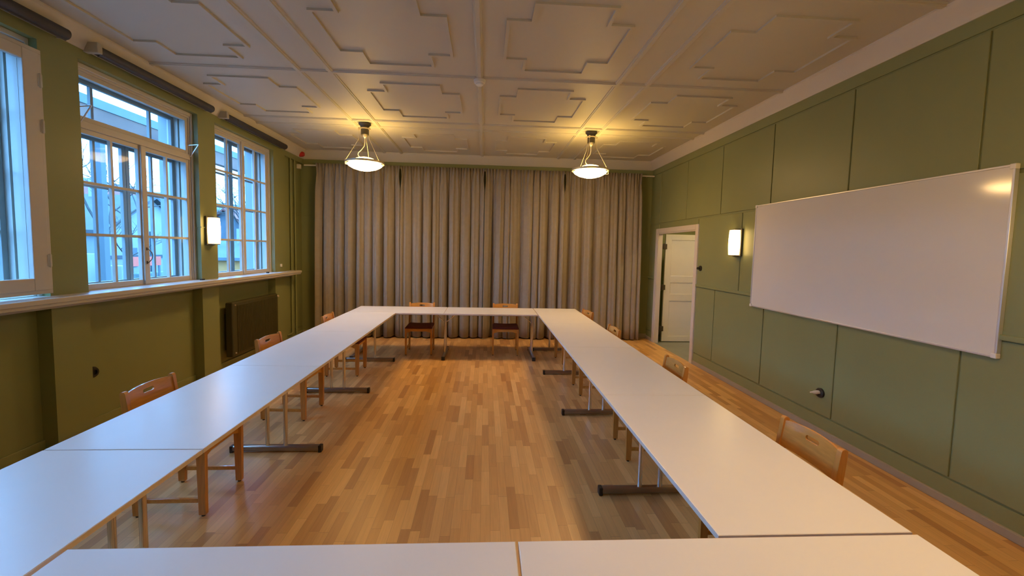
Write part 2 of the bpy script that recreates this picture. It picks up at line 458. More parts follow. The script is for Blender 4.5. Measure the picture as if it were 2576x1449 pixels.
# ------------------------------------------------------------------ right wall: boards with joints
D0, D1, DZ = 6.345, 7.760, 2.075      # door opening
WT = .065
w = MB()
w.box(XR + .012, XR + WT, YB, D0, -.08, ZC + .12)
w.box(XR + .012, XR + WT, D1, 8.75, -.08, ZC + .12)
w.box(XR + .012, XR + WT, D0, D1, DZ, ZC + .12)
g = .007
def boards(z0, z1, ys):
    for a, b in zip(ys[:-1], ys[1:]):
        parts = [(a, b)]
        if z0 < DZ:
            parts = []
            if a < D0: parts.append((a, min(b, D0)))
            if b > D1: parts.append((max(a, D1), b))
        for (p, q) in parts:
            if q - p > .02: w.box(XR, XR + .014, p + g, q - g, z0, z1, .003, 1)
boards(2.262, 3.185, [YB, -1.35, -.35, .65, 1.65, 2.649, 3.655, 4.688, 5.715, 6.722, 7.75, YF])
boards(1.236, 2.236, [YB, -1.85, -.85, .15, 1.2, 2.2, 3.2, 4.2, 5.20, 6.30, 7.76, YF])
boards(.190, 1.200, [YB, -1.35, -.35, .65, 1.65, 2.649, 3.655, 4.688, 5.745, 6.34, 7.76, YF])
w.box(XR, XR + .013, YB, YF, 3.200, ZW + .02)
prop(w.build('wall_right', M['green']), kind='structure')
t = MB()
for p, q in ((YB, D0 - .08), (D1 + .09, YF)):
    t.box(XR - .020, XR + .012, p, q, 1.206, 1.240, .004)       # dado rail
    t.box(XR + .001, XR + .012, p, q, .055, .174, .002)
prop(t.build('trim_7', M['green']), kind='structure')
t = MB()
for p, q in ((YB, D0 - .08), (D1 + .09, YF)): t.box(XR - .018, XR + .012, p, q, 0, .060, .006)
prop(t.build('baseboard_right', M['baseb']), kind='structure')
t = MB(); t.box(XL - .04, XR, YF - .018, YF, 0, .09, .005)
prop(t.build('baseboard_back', M['baseb']), kind='structure')
t = MB(); t.box(XL - .045, XL - .03, 7.46, YF - .02, 0, .09, .004)
for (a, b) in WIN: t.box(NI, NI + .015, a, b, 0, .09, .004)
prop(t.build('baseboard_left', M['green']), kind='structure')
prop(MB().box(XO, XR + .2, YB - .15, YB, -.08, ZC + .12).build('wall_front', M['green']), kind='structure')

# ------------------------------------------------------------------ doorway
t = MB()
cw = .082
t.box(XR - .022, XR + .012, D0 - cw, D0, 0, DZ + cw, .006); t.box(XR - .022, XR + .012, D1, D1 + cw + .01, 0, DZ + cw, .006)
t.box(XR - .022, XR + .012, D0, D1, DZ, DZ + cw, .006)
t.box(XR - .012, XR + WT + .004, D0 - .012, D0 + .018, 0, DZ); t.box(XR - .012, XR + WT + .004, D1 - .018, D1 + .012, 0, DZ)
t.box(XR - .012, XR + WT + .004, D0 + .018, D1 - .018, DZ - .018, DZ + .012)
prop(t.build('trim_8', M['cornice']), kind='structure')
dr = empty('door_1', (3.415, 7.86, 0)); prop(dr, kind='structure')
dx0, dx1, dz0, dz1 = 0, .70, .012, 2.062
m = MB()
st = .115
pz = [(.10, .80), (.915, 1.155), (1.26, 1.965)]
m.box(dx0, dx0 + st, -.02, .02, dz0, dz1, .002); m.box(dx1 - st, dx1, -.02, .02, dz0, dz1, .002)
zz = [dz0] + [v for p in pz for v in p] + [dz1]
for i in range(0, len(zz), 2): m.box(dx0 + st, dx1 - st, -.02, .02, zz[i], zz[i + 1])
leaf = m.build('door_leaf', M['door_white'], dr)
for (a, b) in pz:
    m = MB(); m.box(dx0 + st, dx1 - st, -.008, .008, a, b)
    for (p, q, r_, s_) in ((dx0 + st, dx1 - st, b - .014, b), (dx0 + st, dx1 - st, a, a + .014), (dx0 + st, dx0 + st + .014, a + .014, b - .014), (dx1 - st - .014, dx1 - st, a + .014, b - .014)):
        m.box(p, q, -.017, .008, r_, s_, .004)
    m.build('door_panel', M['door_white'], leaf)
for z in (1.83, 1.055, .26):
    m = MB(); m.lathe([(0, -.058), (.012, -.055), (.012, .055), (0, .058)], (-.040, -.050, z), 14); m.box(-.118, .014, -.052, -.046, z - .048, z + .048); m.box(.0, .014, -.050, -.0195, z - .048, z + .048)
    m.build('hinge', M['hinge'], dr, True)
m = MB(); m.lathe([(.0, 0), (.018, .0), (.012, .02), (.012, .035), (.027, .045), (.027, .06), (0, .068)], (dx1 - .06, -.02, 1.02), 18, 'y')
m.xf(lambda c: Vector((c.x, -.04 - c.y, c.z))); m.build('door_handle', M['brass'], dr, True)
# corridor shell
c = MB()
c.box(XR + WT, 5.6, 8.60, 8.75, -.08, 3.1)
c.box(5.5, 5.6, 5.0, 8.6, -.08, 3.1)
c.box(XR + WT, 5.6, 4.9, 5.0, -.08, 3.1)
prop(c.build('wall_corridor', M['green']), kind='structure')
prop(MB().box(XR + WT, 5.6, 4.9, 8.75, 3.0, 3.1).build('ceiling_corridor', M['cream']), kind='structure')
t = MB(); t.box(XR + WT, 5.5, 8.585, 8.6, .0, .12)
prop(t.build('trim_9', M['baseb']), kind='structure')
cl = empty('added_corridor_lamp', (4.35, 6.6, 3.0)); prop(cl, 'round white ceiling lamp added out of view in the corridor to light the open door', 'lamp')  # added out of view to light the open door leaf
MB().lathe([(0, 0), (.09, 0), (.09, -.03), (0, -.03)], n=24).build('lamp_base', M['white_p'], cl, True)
MB().lathe([(0, -.03), (.10, -.034), (.14, -.07), (.14, -.12), (.09, -.17), (0, -.19)], n=28).build('lamp_globe', emit('added_corridor_light', (1, .72, .36), 80), cl, True)

# ------------------------------------------------------------------ curtains
rail = MB(); rail.box(-3.36, 3.235, 8.075, 8.10, 3.165, 3.19, .003)
for x in (-3.1, -1.5, 0, 1.5, 3.1): rail.box(x - .012, x + .012, 8.09, YF - .0225, 3.168, 3.188)
prop(rail.build('curtain_rail', M['white_p']), 'long white curtain rail across the far wall', 'curtain rail')
CX = [-3.10, -1.58, -.03, 1.47, 2.955]
def make_curtain(i, xa, xb):
    rr = random.Random(20 + i)
    # irregular folds
    n = 8 + (i % 2)
    cuts = [0]
    for k in range(n): cuts.append(cuts[-1] + rr.uniform(.45, 1.6))
    cuts = [c_ / cuts[-1] for c_ in cuts]
    amps = [rr.uniform(.6, 1.35) for _ in range(n)]
    NX, NZ = 300, 26
    def fold(u):
        for k in range(n):
            if u <= cuts[k + 1] or k == n - 1:
                v = (u - cuts[k]) / (cuts[k + 1] - cuts[k]); return math.cos(2 * PI * v), amps[k], v
    z0, z1 = .035, 3.200
    b = bmesh.new(); G = []
    for j in range(NZ + 1):
        h = (j / NZ) ** .8                      # 0 bottom .. 1 top, finer near the top
        z = z0 + (z1 - z0) * h
        top = max(0, (h - .86) / .14)
        top2 = max(0, (h - .55) / .45)
        row = []
        for k in range(NX + 1):
            u = k / NX
            c_, a_, v = fold(u)
            shp = c_ ** .6 if c_ > 0 else -abs(c_) ** 1.25
            big = shp * .064 * a_ * (1 - .55 * top2) + .012 * math.sin(17 * u + 2.1 * h + i)
            fine = .016 * math.cos(2 * PI * n * 3 * u + 1.3 * math.sin(9 * u)) * (.35 + .65 * top2)
            y = 7.975 - big * (1 - .6 * top) + fine * (.4 + top) * -1
            spread = 1 + .022 * (1 - h) if i in (0, 3) else 1
            x = xa + (xb - xa) * u
            if i == 0 and spread != 1: x = xb - (xb - x) * spread
            if i == 3 and spread != 1: x = xa + (x - xa) * spread
            x += .030 * math.sin(2 * PI * v) * (1 - top)
            # gather the edges in a little near the top (gap between the lengths)
            edge = math.exp(-((min(u, 1 - u)) / .012) ** 2) * math.exp(-((h - .94) / .045) ** 2)
            x += (.022 if u < .5 else -.022) * edge
            row.append(b.verts.new((x, y, z - (.015 * c_ if j == 0 else 0))))
        G.append(row)
    for j in range(NZ):
        for k in range(NX): b.faces.new([G[j][k], G[j][k + 1], G[j + 1][k + 1], G[j + 1][k]])
    me = bpy.data.meshes.new('curtain'); b.to_mesh(me); b.free()
    o = link('curtain', me, M['curtain'], None, False)
    for p in me.polygons: p.use_smooth = True
    md = o.modifiers.new('thick', 'SOLIDIFY'); md.thickness = .004
    return o
cl_lab = ['taupe pleated curtain length at the far left, next to the window wall', 'taupe pleated curtain length second from the left, behind the chair left of the table joint',
          'taupe pleated curtain length third from the left, behind the right chair of the end table', 'taupe pleated curtain length at the far right, beside the doorway']
for i in range(4):
    prop(make_curtain(i, CX[i] + .004, CX[i + 1] - .004), cl_lab[i], 'curtain', 'taupe curtains across the far wall')

# ------------------------------------------------------------------ roller blinds
def blind(ya, yb, label, br=True):
    r = empty('roller_blind', (XL, ya, 3.325)); prop(r, label, 'roller blind', 'roller blinds above the windows')
    L = yb - ya
    MB().tube([(.075, .05, .0), (.075, L, .0)], .043, 20).build('blind_roll', M['blind'], r, True)
    MB().box(-.0, .12, 0, .05, -.035, .05, .006).build('bracket', M['bracket'], r)
    MB().box(.0, .06, L - .001, L + .005, -.03, .03).build('bracket', M['bracket'], r)
    m = MB(); m.tube([(.075, .055, -.045), (.075, L - .005, -.045)], .007, 8); m.build('bottom_bar', M['blind'], r, True)
    return r
blind(3.875, 5.43, 'dark grey rolled-up blind above the window with the top light')
blind(5.665, 7.32, 'dark grey rolled-up blind above the farthest window')
blind(2.05, 3.655, 'dark grey rolled-up blind above the nearest, single-pane window')

# ------------------------------------------------------------------ pendants
def pendant(x, y, label, ang=0):
    r = empty('pendant_lamp', (x, y, ZC - .0195), ang); prop(r, label, 'pendant lamp', 'pendant lamps with glass dishes')
    z = 0.
    MB().lathe([(0, 0), (.088, 0), (.086, -.006), (.066, -.022), (.058, -.05), (0, -.05)], n=32).build('ceiling_rose', M['can'], r, True)
    c = MB().lathe([(0, -.05), (.056, -.05), (.056, -.148), (.05, -.155), (0, -.156)], n=32).build('canopy', M['can'], r, True)
    MB().lathe([(0, -.156), (.03, -.156), (.022, -.18), (.008, -.195), (0, -.2)], n=20).build('cable_grip', M['brass'], c, True)
    m = MB().lathe([(.057, -.062), (.083, -.062), (.083, -.072), (.057, -.072), (.057, -.062)], n=32)
    for k in range(3):
        a = PI / 2 + k * 2 * PI / 3
        m.lathe([(0, -.055), (.012, -.055), (.012, -.085), (0, -.085)], (.085 * math.cos(a), .085 * math.sin(a), 0), 10)
    m.build('spacer_ring', M['brass'], r, True)
    for k in range(3):
        a = PI / 2 + k * 2 * PI / 3
        ca, sa = math.cos(a), math.sin(a)
        MB().tube([(.085 * ca, .085 * sa, -.07), (.086 * ca, .086 * sa, -.22), (.268 * ca, .268 * sa, -.535)], .0022, 6).build('suspension_wire', M['brass'], r)
    m = MB().lathe([(.262, -.528), (.272, -.528), (.272, -.556), (.262, -.556), (.262, -.528)], n=56)
    for k in range(3):
        a = PI / 2 + k * 2 * PI / 3
        m.tube([(.272 * math.cos(a), .272 * math.sin(a), -.52), (.272 * math.cos(a), .272 * math.sin(a), -.59), (.235 * math.cos(a), .235 * math.sin(a), -.592)], .0035, 6)
    m.build('ring', M['brass'], r, True)
    MB().lathe([(.241, -.566), (.240, -.574), (.222, -.592), (.17, -.622), (.09, -.646), (0, -.655)], n=56).build('glass_dish', M['lamp'], r, True)
    MB().lathe([(0, -.462), (.05, -.465), (.11, -.480), (.165, -.505), (.21, -.535), (.236, -.558), (.241, -.566)], n=56).build('upper_glass', M['lamp_top'], r, True)
    MB().tube([(0, 0, -.19), (.0, 0, -.26), (-.012, 0, -.31), (-.05, 0, -.36), (-.092, 0, -.40), (-.098, 0, -.43), (-.080, 0, -.455), (-.05, 0, -.468)], .0045, 8).build('flex', M['white_p'], r, True)
    return r
pendant(-1.750, 6.268, 'lit glass dish pendant hanging over the left row of tables by the curtain', 0)
pendant(1.530, 6.268, 'lit glass dish pendant hanging over the right row near the doorway', .5)
#pendant(-1.750, 1.11, 'lit glass dish pendant overhead on the left near the camera', .2)
pendant(1.530, 1.11, 'lit glass dish pendant overhead on the right near the camera', .3)

# ------------------------------------------------------------------ wall lamps
def sconce(x, y, side, label):
    """side +1: on the right wall (light towards -x), -1: on the left wall"""
    r = empty('wall_lamp', (x, y, 1.70), 0 if side > 0 else PI); prop(r, label, 'wall lamp', 'lit wall lamps')
    m = MB(); m.box(-.028, 0, -.088, .088, -.02, .335, .008); m.build('back_plate', M['can'], r)
    # bowed shade: wider in the middle
    b = bmesh.new(); N = 18; H0, H1 = .0, .315; rings = []
    for j in range(N + 1):
        h = j / N; hw = .060 + .017 * math.sin(PI * h)
        z = H0 + (H1 - H0) * h
        ring = [(-.026, -hw), (-.085, -hw * .98), (-.100, -hw * .85), (-.106, 0), (-.100, hw * .85), (-.085, hw * .98), (-.026, hw)]
        rings.append([b.verts.new((p[0], p[1], z)) for p in ring])
    for j in range(N):
        for k in range(7): b.faces.new([rings[j][k], rings[j][(k + 1) % 7], rings[j + 1][(k + 1) % 7], rings[j + 1][k]])
    b.faces.new(list(reversed(rings[0]))); b.faces.new(rings[-1])
    mm = MB(); mm.b.free(); mm.b = b; mm.build('lamp_shade', M['sconce'], r, False)
    m = MB(); m.box(-.094, -.004, -.056, .056, -.014, -.002, .003); m.build('end_cap', M['can'], r)
    MB().box(-.094, -.004, -.056, .056, .317, .328, .003).build('end_cap', M['can'], r)
    return r
sconce(XL, 5.447, -1, 'glowing wall lamp on the pier between the two farther windows')
sconce(XR, 5.245, 1, 'glowing wall lamp between the doorway and the whiteboard')
sconce(XR, 1.93, 1, 'glowing wall lamp beyond the near end of the whiteboard')
sconce(XL, 1.88, -1, 'glowing wall lamp on the pier before the nearest window')
# lamp cable by the left lamp
m = MB(); m.tube([(XL - .05, 5.286, 1.26), (XL - .05, 5.286, 1.875), (XL - .045, 5.286, 1.89), (XL + .006, 5.296, 1.893), (XL + .006, 5.36, 1.893)], .005, 6)
prop(m.build('lamp_cable', M['green']), 'thin painted cable running up the reveal to the left wall lamp', 'cable')

# ------------------------------------------------------------------ whiteboard
wy0, wy1, wz0, wz1 = 2.429, 4.903, 1.088, 2.292
wb = empty('whiteboard', (XR, (wy0 + wy1) / 2, wz0)); prop(wb, 'large white dry-erase board in a thin aluminium frame on the green wall', 'whiteboard')
hw = (wy1 - wy0) / 2; hh = wz1 - wz0
MB().box(-.024, -.004, -hw + .012, hw - .012, .012, hh - .012).build('board_panel', M['board'], wb)
m = MB()
m.box(-.030, -.0, -hw, hw, 0, .014, .003); m.box(-.030, 0, -hw, hw, hh - .014, hh, .003); m.box(-.030, 0, -hw, -hw + .014, .014, hh - .014, .003); m.box(-.030, 0, hw - .014, hw, .014, hh - .014, .003)
m.build('board_frame', M['alu'], wb)
for (a, b) in ((-hw, 0), (hw, 0), (-hw, hh), (hw, hh)):
    sa = 1 if a < 0 else -1; sb = 1 if b == 0 else -1
    MB().box(-.034, -.001, a - .003 * sa, a + .03 * sa, b - .003 * sb, b + .03 * sb, .005).build('corner_cap', M['white_p'], wb)

# ------------------------------------------------------------------ switches and sockets
sw = empty('light_switch', (XR, 6.165, 1.488)); prop(sw, 'round black rotary light switch beside the doorway', 'light switch')
MB().lathe([(0, 0), (.040, 0), (.040, -.012), (.034, -.020), (0, -.022)], n=28, axis='x').build('switch_base', M['black'], sw, True)
MB().lathe([(0, -.02), (.016, -.02), (.019, -.048), (.014, -.058), (0, -.06)], n=20, axis='x').build('switch_knob', M['black'], sw, True)
so = empty('wall_socket', (XR, 3.785, .398)); prop(so, 'round black socket low on the right wall with a white plug in it', 'socket')
MB().lathe([(0, 0), (.046, 0), (.046, -.016), (.038, -.026), (.026, -.026), (.026, -.012), (0, -.012)], n=28, axis='x').build('socket_body', M['black'], so, True)
pl = empty('plug', (XR - .012, 3.785, .404)); prop(pl, 'white plug pushed into the black socket on the right wall', 'plug')
MB().lathe([(0, 0), (.017, 0), (.019, -.03), (.016, -.055), (.009, -.075), (.006, -.095), (0, -.097)], n=20, axis='x').build('plug_body', M['white_p'], pl, True)
so2 = empty('wall_socket', (NI, 3.945, .515)); prop(so2, 'round black socket in the niche under the window with the top light', 'socket')
MB().lathe([(0, 0), (.05, 0), (.05, .016), (.040, .030), (.024, .030), (.024, .016), (0, .016)], n=28, axis='x').build('socket_body', M['black'], so2, True)

# small wall boxes
o = MB().box(XL, XL + .018, 7.235, 7.285, 1.335, 1.385, .004).build('thermostat', M['white_p']); prop(o, 'small white box on the pier beside the farthest window', 'thermostat')
al = empty('fire_sounder', (XL - .02 + .06, 8.02, 3.36)); prop(al, 'red fire alarm sounder high in the corner above the curtain rail', 'fire alarm')
MB().lathe([(0, -.045), (.05, -.045), (.05, .0), (0, 0)], n=26, axis='x').build('sounder_base', M['redp'], al, True)
MB().lathe([(0, 0), (.048, 0), (.046, .025), (.034, .050), (0, .058)], n=26, axis='x').build('sounder_horn', M['redp'], al, True)
o = MB().box(XL - .045, XL + .02, 8.01, 8.07, 3.10, 3.18, .008).build('motion_sensor', M['white_p']); prop(o, 'small white sensor box under the red alarm in the corner', 'sensor')
sd = empty('smoke_detector', (-.090, 4.505, ZC - .0195)); prop(sd, 'round white smoke detector on the ceiling rib crossing', 'smoke detector')
MB().lathe([(0, 0), (.060, 0), (.060, -.012), (.056, -.030), (.042, -.036), (0, -.036)], n=36).build('detector_base', M['white_p'], sd, True)
MB().lathe([(0, -.036), (.038, -.036), (.040, -.048), (.030, -.056), (0, -.057)], n=30).build('detector_head', M['white_p'], sd, True)

# ------------------------------------------------------------------ radiator and pipes
ra = empty('radiator', (NI, 6.44, 0)); prop(ra, 'dark olive ribbed radiator in the niche under the farthest window', 'radiator')
m = MB(); x0, x1 = .055, .155; L = .62
m.box(x0, x1, -L, L, .16, .91, .02, 3)
m.box(x1 - .002, x1 + .004, -L + .10, L - .02, .20, .87)
k = -L + .11
while k < L - .04:
    m.box(x1, x1 + .012, k, k + .018, .21, .86, .004, 1); k += .034
m.build('radiator_body', M['green_dark'], ra)
for y in (-L + .1, L - .1): MB().box(0, .06, y - .02, y + .02, .25, .74).build('wall_bracket', M['green_dark'], ra)
for z in (.215, .872):
    MB().lathe([(0, 0), (.012, 0), (.010, .012), (0, .014)], (x1 + .002, -L + .05, z), 12, 'x').build('air_plug', M['brass'], ra, True)
m = MB(); m.tube([(.10, L, .86), (.10, L + .05, .86)], .012, 10); m.lathe([(0, 0), (.02, 0), (.02, .05), (.013, .06), (0, .06)], (.10, L + .03, .86), 16, 'x'); m.build('valve', M['brass'], ra, True)
def pipe(pts, label):
    o = MB().tube(pts, .0135, 12).build('heating_pipe', M['green'], None, True); return prop(o, label, 'pipe')
px = XL - .045 + .03
pipe([(px, 7.70, 3.30), (px, 7.70, .15), (px, 7.69, .125), (px, 7.66, .12), (px, 7.50, .12)], 'green painted vertical heating pipe by the corner, nearer the windows, bending at the floor')
pipe([(px, 7.86, 3.30), (px, 7.86, .085), (px, 7.85, .062), (px, 7.82, .055), (px, 7.50, .055)], 'green painted vertical heating pipe by the corner, nearer the curtain')

# ------------------------------------------------------------------ tables
TL, TD, TH = 1.430, .718, .021
def foot_set(root, x, braces):
    # foot bar, two posts, braces up to the top
    m = MB(); m.box(x - .025, x + .025, -.352, .352, .012, .056, .012, 3); f = m.build('foot_bar', M['satin'], root, True)
    for sy in (-1, 1):
        MB().box(x - .026, x + .026, sy * .338, sy * .366, .0, .0565, .006).build('end_cap', M['black'], f)
    for sy in (-1, 1):
        MB().tube([(x, sy * .072, .040), (x, sy * .072, T - TH - .012)], .0165, 16).build('post', M['chrome'], root, True)
    MB().box(x - .02, x + .02, -.22, .22, T - TH - .014, T - TH - .001, .002).build('mount_plate', M['satin'], root)
    for sx in braces:
        MB().tube([(x + sx * .014, .0, .535), (x + sx * .20, .0, T - TH - .006)], .007, 8).build('brace', M['chrome'], root, True)
    if braces: MB().box(x - .012, x + .012, -.075, .075, .525, .545, .002).build('crossbar', M['satin'], root)
def table(cx, cy, rz, ends, label, TL=TL):
    r = empty('folding_table', (cx, cy, 0), rz)
    prop(r, label, 'table', 'white tables joined into a square')
    hl, hd = TL / 2 - .0008, TD / 2
    MB().box(-hl + .002, hl - .002, -hd + .002, hd - .002, T - TH, T, .0012, 1).build('tabletop', M['laminate'], r)
    m = MB(); e = .0026
    m.box(-hl, hl, -hd, -hd + e, T - TH, T - .0012); m.box(-hl, hl, hd - e, hd, T - TH, T - .0012)
    m.box(-hl, -hl + e, -hd + e, hd - e, T - TH, T - .0012); m.box(hl - e, hl, -hd + e, hd - e, T - TH, T - .0012)
    m.build('edge_band', M['edge'], r)
    for sy in (-1, 1): MB().box(-hl + .30, hl - .30, sy * .25 - .012, sy * .25 + .012, T - TH - .022, T - TH - .0005).build('under_rail', M['satin'], r)
    for x, br in ends: foot_set(r, x, br)
    return r
XCL = (-2.045 - 1.327) / 2; XCR = (.831 + 1.549) / 2
H = TL / 2
ly = [2.024, 3.457, 4.890, 6.345]
hp = PI / 2
ll = ['white table in the left row, nearest the camera, joining the front row', 'white table in the left row, second from the front, beside the nearest chair', 'white table in the left row, third from the front, opposite the radiator', 'white table at the far end of the left row, lit blue by the farthest window']
LL = 1.4405
lefts = [(2.026 + LL * k, 2.026 + LL * (k + 1)) for k in (-1, 0, 1, 2)]
lefts[0] = (lefts[0][0] - .003, 2.022)
for i, (a, b) in enumerate(lefts):
    ends = [(-LL / 2 + .0, (-1, 1))] if i else []
    if i == 0: ends = [(-LL / 2 + .06, (1,))]
    if i == 3: ends.append((LL / 2 - .065, (-1,)))
    table(XCL, (a + b) / 2, hp, ends, ll[i], LL)
rights = [(1.361, 2.791), (2.791, 4.221), (4.221, 5.651), (5.651, 7.081)]
rl = ['white table in the right row, nearest the camera, with a chair beside the whiteboard', 'white table in the right row, second from the front', 'white table in the right row, third from the front', 'white table at the far end of the right row, reaching the corner by the curtain']
for i, (a, b) in enumerate(rights):
    ends = [(-TL / 2 + .06, (1,))] if i == 0 else [(-TL / 2 + .02, (-1, 1))]
    if i == 3: ends.append((TL / 2 - .06, (-1,)))
    table(XCR, (a + b) / 2, hp, ends, rl[i])
# far row and front row run crosswise
yc = (6.352 + 7.070) / 2
table(-.613 - H, yc, 0, [(-TL / 2 + .06, (1,)), (TL / 2 - .0, (-1, 1))], 'white table of the far row on the left, its corner over the left row')
table(-.609 + H, yc, 0, [(TL / 2 - .045, (-1,))], 'white table of the far row on the right, touching the right row')
yc = 1.351 - TD / 2
table(.123 - H - .003, yc, 0, [(-TL / 2 + .06, (1,)), (TL / 2 - .03, (-1,))], 'white table across the front left, right below the camera')
table(.123 + H + .004, yc, 0, [(-TL / 2 + .05, (1,)), (TL / 2 - .06, (-1,))], 'white table across the front right, right below the camera')

# ------------------------------------------------------------------ chairs
def chair_mesh():
    r = empty('wooden_chair', (0, 0, 0))
    hw = .198                       # leg centre
    def leg(sx, front):
        m = MB(); t = .014
        x0, x1 = sx * hw - t, sx * hw + t
        if front:
            prof = [(0.012, .172, .212), (.43, .164, .218)]
        else:
            prof = [(.012, -.218, -.176), (.20, -.222, -.172), (.43, -.228, -.176), (.60, -.248, -.206), (.74, -.262, -.226), (.779, -.264, -.232)]
        for (za, a0, a1), (zb, b0, b1) in zip(prof[:-1], prof[1:]):
            m.hexa([(x0, a0, za), (x1, a0, za), (x1, a1, za), (x0, a1, za)], [(x0, b0, zb), (x1, b0, zb), (x1, b1, zb), (x0, b1, zb)])
        bmesh.ops.remove_doubles(m.b, verts=m.b.verts[:], dist=1e-5)
        if not front:                # rounded tip
            m.prism([(-.264, .779), (-.232, .779), (-.236, .787), (-.243, .791), (-.254, .791), (-.261, .787)], x0, x1, 'x')
        o = m.build('leg', M['beech'], r)
        ym = (prof[0][1] + prof[0][2]) / 2
        MB().lathe([(0, 0), (.011, 0), (.012, .012), (0, .014)], (sx * hw, ym, 0), 12).build('glide', M['black'], o, True)
    for sx in (-1, 1): leg(sx, True); leg(sx, False)
    for sx in (-1, 1):
        x0, x1 = sx * hw - .009, sx * hw + .009
        MB().box(x0, x1, -.178, .174, .088, .114, .002).build('stretcher', M['beech_h'], r)
        m = MB()
        m.prism([(-.176, .368), (-.12, .388), (.12, .388), (.166, .368), (.166, .430), (-.176, .430)], x0, x1, 'x'); m.build('side_rail', M['beech_h'], r)
    m = MB(); m.prism([(-hw + .014, .362), (-.12, .384), (.12, .384), (hw - .014, .362), (hw - .014, .430), (-hw + .014, .430)], .182, .200, 'y'); m.build('front_rail', M['beech_h'], r)
    m = MB(); m.box(-hw + .014, hw - .014, -.212, -.194, .375, .430); m.build('rear_rail', M['beech_h'], r)
    # dished seat pad
    NX, NY = 14, 14; b = bmesh.new(); W = .212
    def zt(u, v):
        e = min(1, (1 - max(abs(u), abs(v))) / .16); e = math.sqrt(max(0, 1 - (1 - e) ** 2))
        return .432 + .012 + .024 * e - .010 * (1 - u * u) * (1 if v > -2 else 0)
    tp = [[b.verts.new((W * (2 * i / NX - 1), -.195 + .42 * j / NY, zt(2 * i / NX - 1, 2 * j / NY - 1))) for i in range(NX + 1)] for j in range(NY + 1)]
    bt = [[b.verts.new((W * .985 * (2 * i / NX - 1), -.192 + .414 * j / NY, .4305)) for i in range(NX + 1)] for j in range(NY + 1)]
    for j in range(NY):
        for i in range(NX):
            b.faces.new([tp[j][i], tp[j][i + 1], tp[j + 1][i + 1], tp[j + 1][i]]); b.faces.new([bt[j][i], bt[j + 1][i], bt[j + 1][i + 1], bt[j][i + 1]])
    for i in range(NX):
        b.faces.new([bt[0][i], bt[0][i + 1], tp[0][i + 1], tp[0][i]]); b.faces.new([bt[NY][i + 1], bt[NY][i], tp[NY][i], tp[NY][i + 1]])
    for j in range(NY):
        b.faces.new([bt[j + 1][0], bt[j][0], tp[j][0], tp[j + 1][0]]); b.faces.new([bt[j][NX], bt[j + 1][NX], tp[j + 1][NX], tp[j][NX]])
    mm = MB(); mm.b.free(); mm.b = b; mm.build('seat', M['red'], r, True)
    # curved plywood back with a hand slot
    NX, NZ = 72, 30; Z0 = .628; wd = .184
    b = bmesh.new(); G = []
    sl, sr, sz = .034, .0125, .740
    def ztop(x): return .772 + .013 * (1 - (x / wd) ** 2) ** .7 if abs(x) < wd else .770
    pos = {}
    for j in range(NZ + 1):
        row = []
        for i in range(NX + 1):
            x = -wd + 2 * wd * i / NX
            z = Z0 + (ztop(x) - Z0) * j / NZ
            row.append(b.verts.new((x, 0, z)))
        G.append(row)
    def sd_(x, z):
        cx = max(-sl, min(sl, x)); return math.hypot(x - cx, z - sz) - sr, cx
    faces = []
    for j in range(NZ):
        for i in range(NX):
            q = [G[j][i], G[j][i + 1], G[j + 1][i + 1], G[j + 1][i]]
            cx_ = sum(v.co.x for v in q) / 4; cz_ = sum(v.co.z for v in q) / 4
            if sd_(cx_, cz_)[0] > 0: faces.append(q)
    hole = set(v for row in G for v in row) 
    for q in faces: b.faces.new(q)
    for v in [v for v in b.verts if not v.link_faces]: b.verts.remove(v)
    for v in b.verts:
        if v.is_boundary and sd_(v.co.x, v.co.z)[0] < .02 and abs(v.co.z - sz) < .03 and abs(v.co.x) < sl + sr + .02:
            d, cx = sd_(v.co.x, v.co.z); L = d + sr
            if L > 1e-6: v.co.x = cx + (v.co.x - cx) * sr / L; v.co.z = sz + (v.co.z - sz) * sr / L
    ext = bmesh.ops.extrude_face_region(b, geom=b.faces[:])
    for v in [g_ for g_ in ext['geom'] if isinstance(g_, bmesh.types.BMVert)]: v.co.y = -.0115
    for v in b.verts:
        x, z = v.co.x, v.co.z
        v.co.y += -.236 - .020 * (1 - (x / wd) ** 2) - .16 * (z - .74)
    mm = MB(); mm.b.free(); mm.b = b; mm.build('backrest', M['beech_h'], r, True)
    return r
base_chair = chair_mesh()
used = [False]
def chair(x, y, rz, label, group):
    o = base_chair if not used[0] else copy_tree(base_chair)
    used[0] = True
    o.location = (x, y, 0); o.rotation_euler = (0, 0, rz)
    return prop(o, label, 'chair', group)
GL, GR, GF = 'chairs along the left row', 'chairs along the right row', 'chairs behind the far row'
# front of the chair is +y; left chairs face +x (rz=-90), right chairs face -x (rz=+90), far chairs face -y (rz=180)
chair(-1.925, 2.825, -hp + .01, 'beech chair on the window side, nearest the camera in the left row', GL)
chair(-1.915, 4.305, -hp - .05, 'beech chair on the window side, in front of the radiator', GL)
chair(-1.85, 5.735, -hp + .03, 'beech chair on the window side at the far end of the left row', GL)
chair(1.472, 2.055, hp - .02, 'beech chair tucked into the right row under the whiteboard, nearest the camera', GR)
chair(1.395, 3.465, hp - .04, 'beech chair in the right row, second nearest the camera, between whiteboard and doorway', GR)
chair(1.345, 5.02, hp, 'beech chair in the right row, second from the curtain', GR)
chair(1.365, 6.40, hp + .12, 'beech chair in the right row, closest to the curtain', GR)
chair(-1.035, 6.858, PI + .03, 'beech chair with a dark red seat behind the far row, left one', GF)
chair(.352, 6.885, PI - .02, 'beech chair with a dark red seat behind the far row, right one', GF)

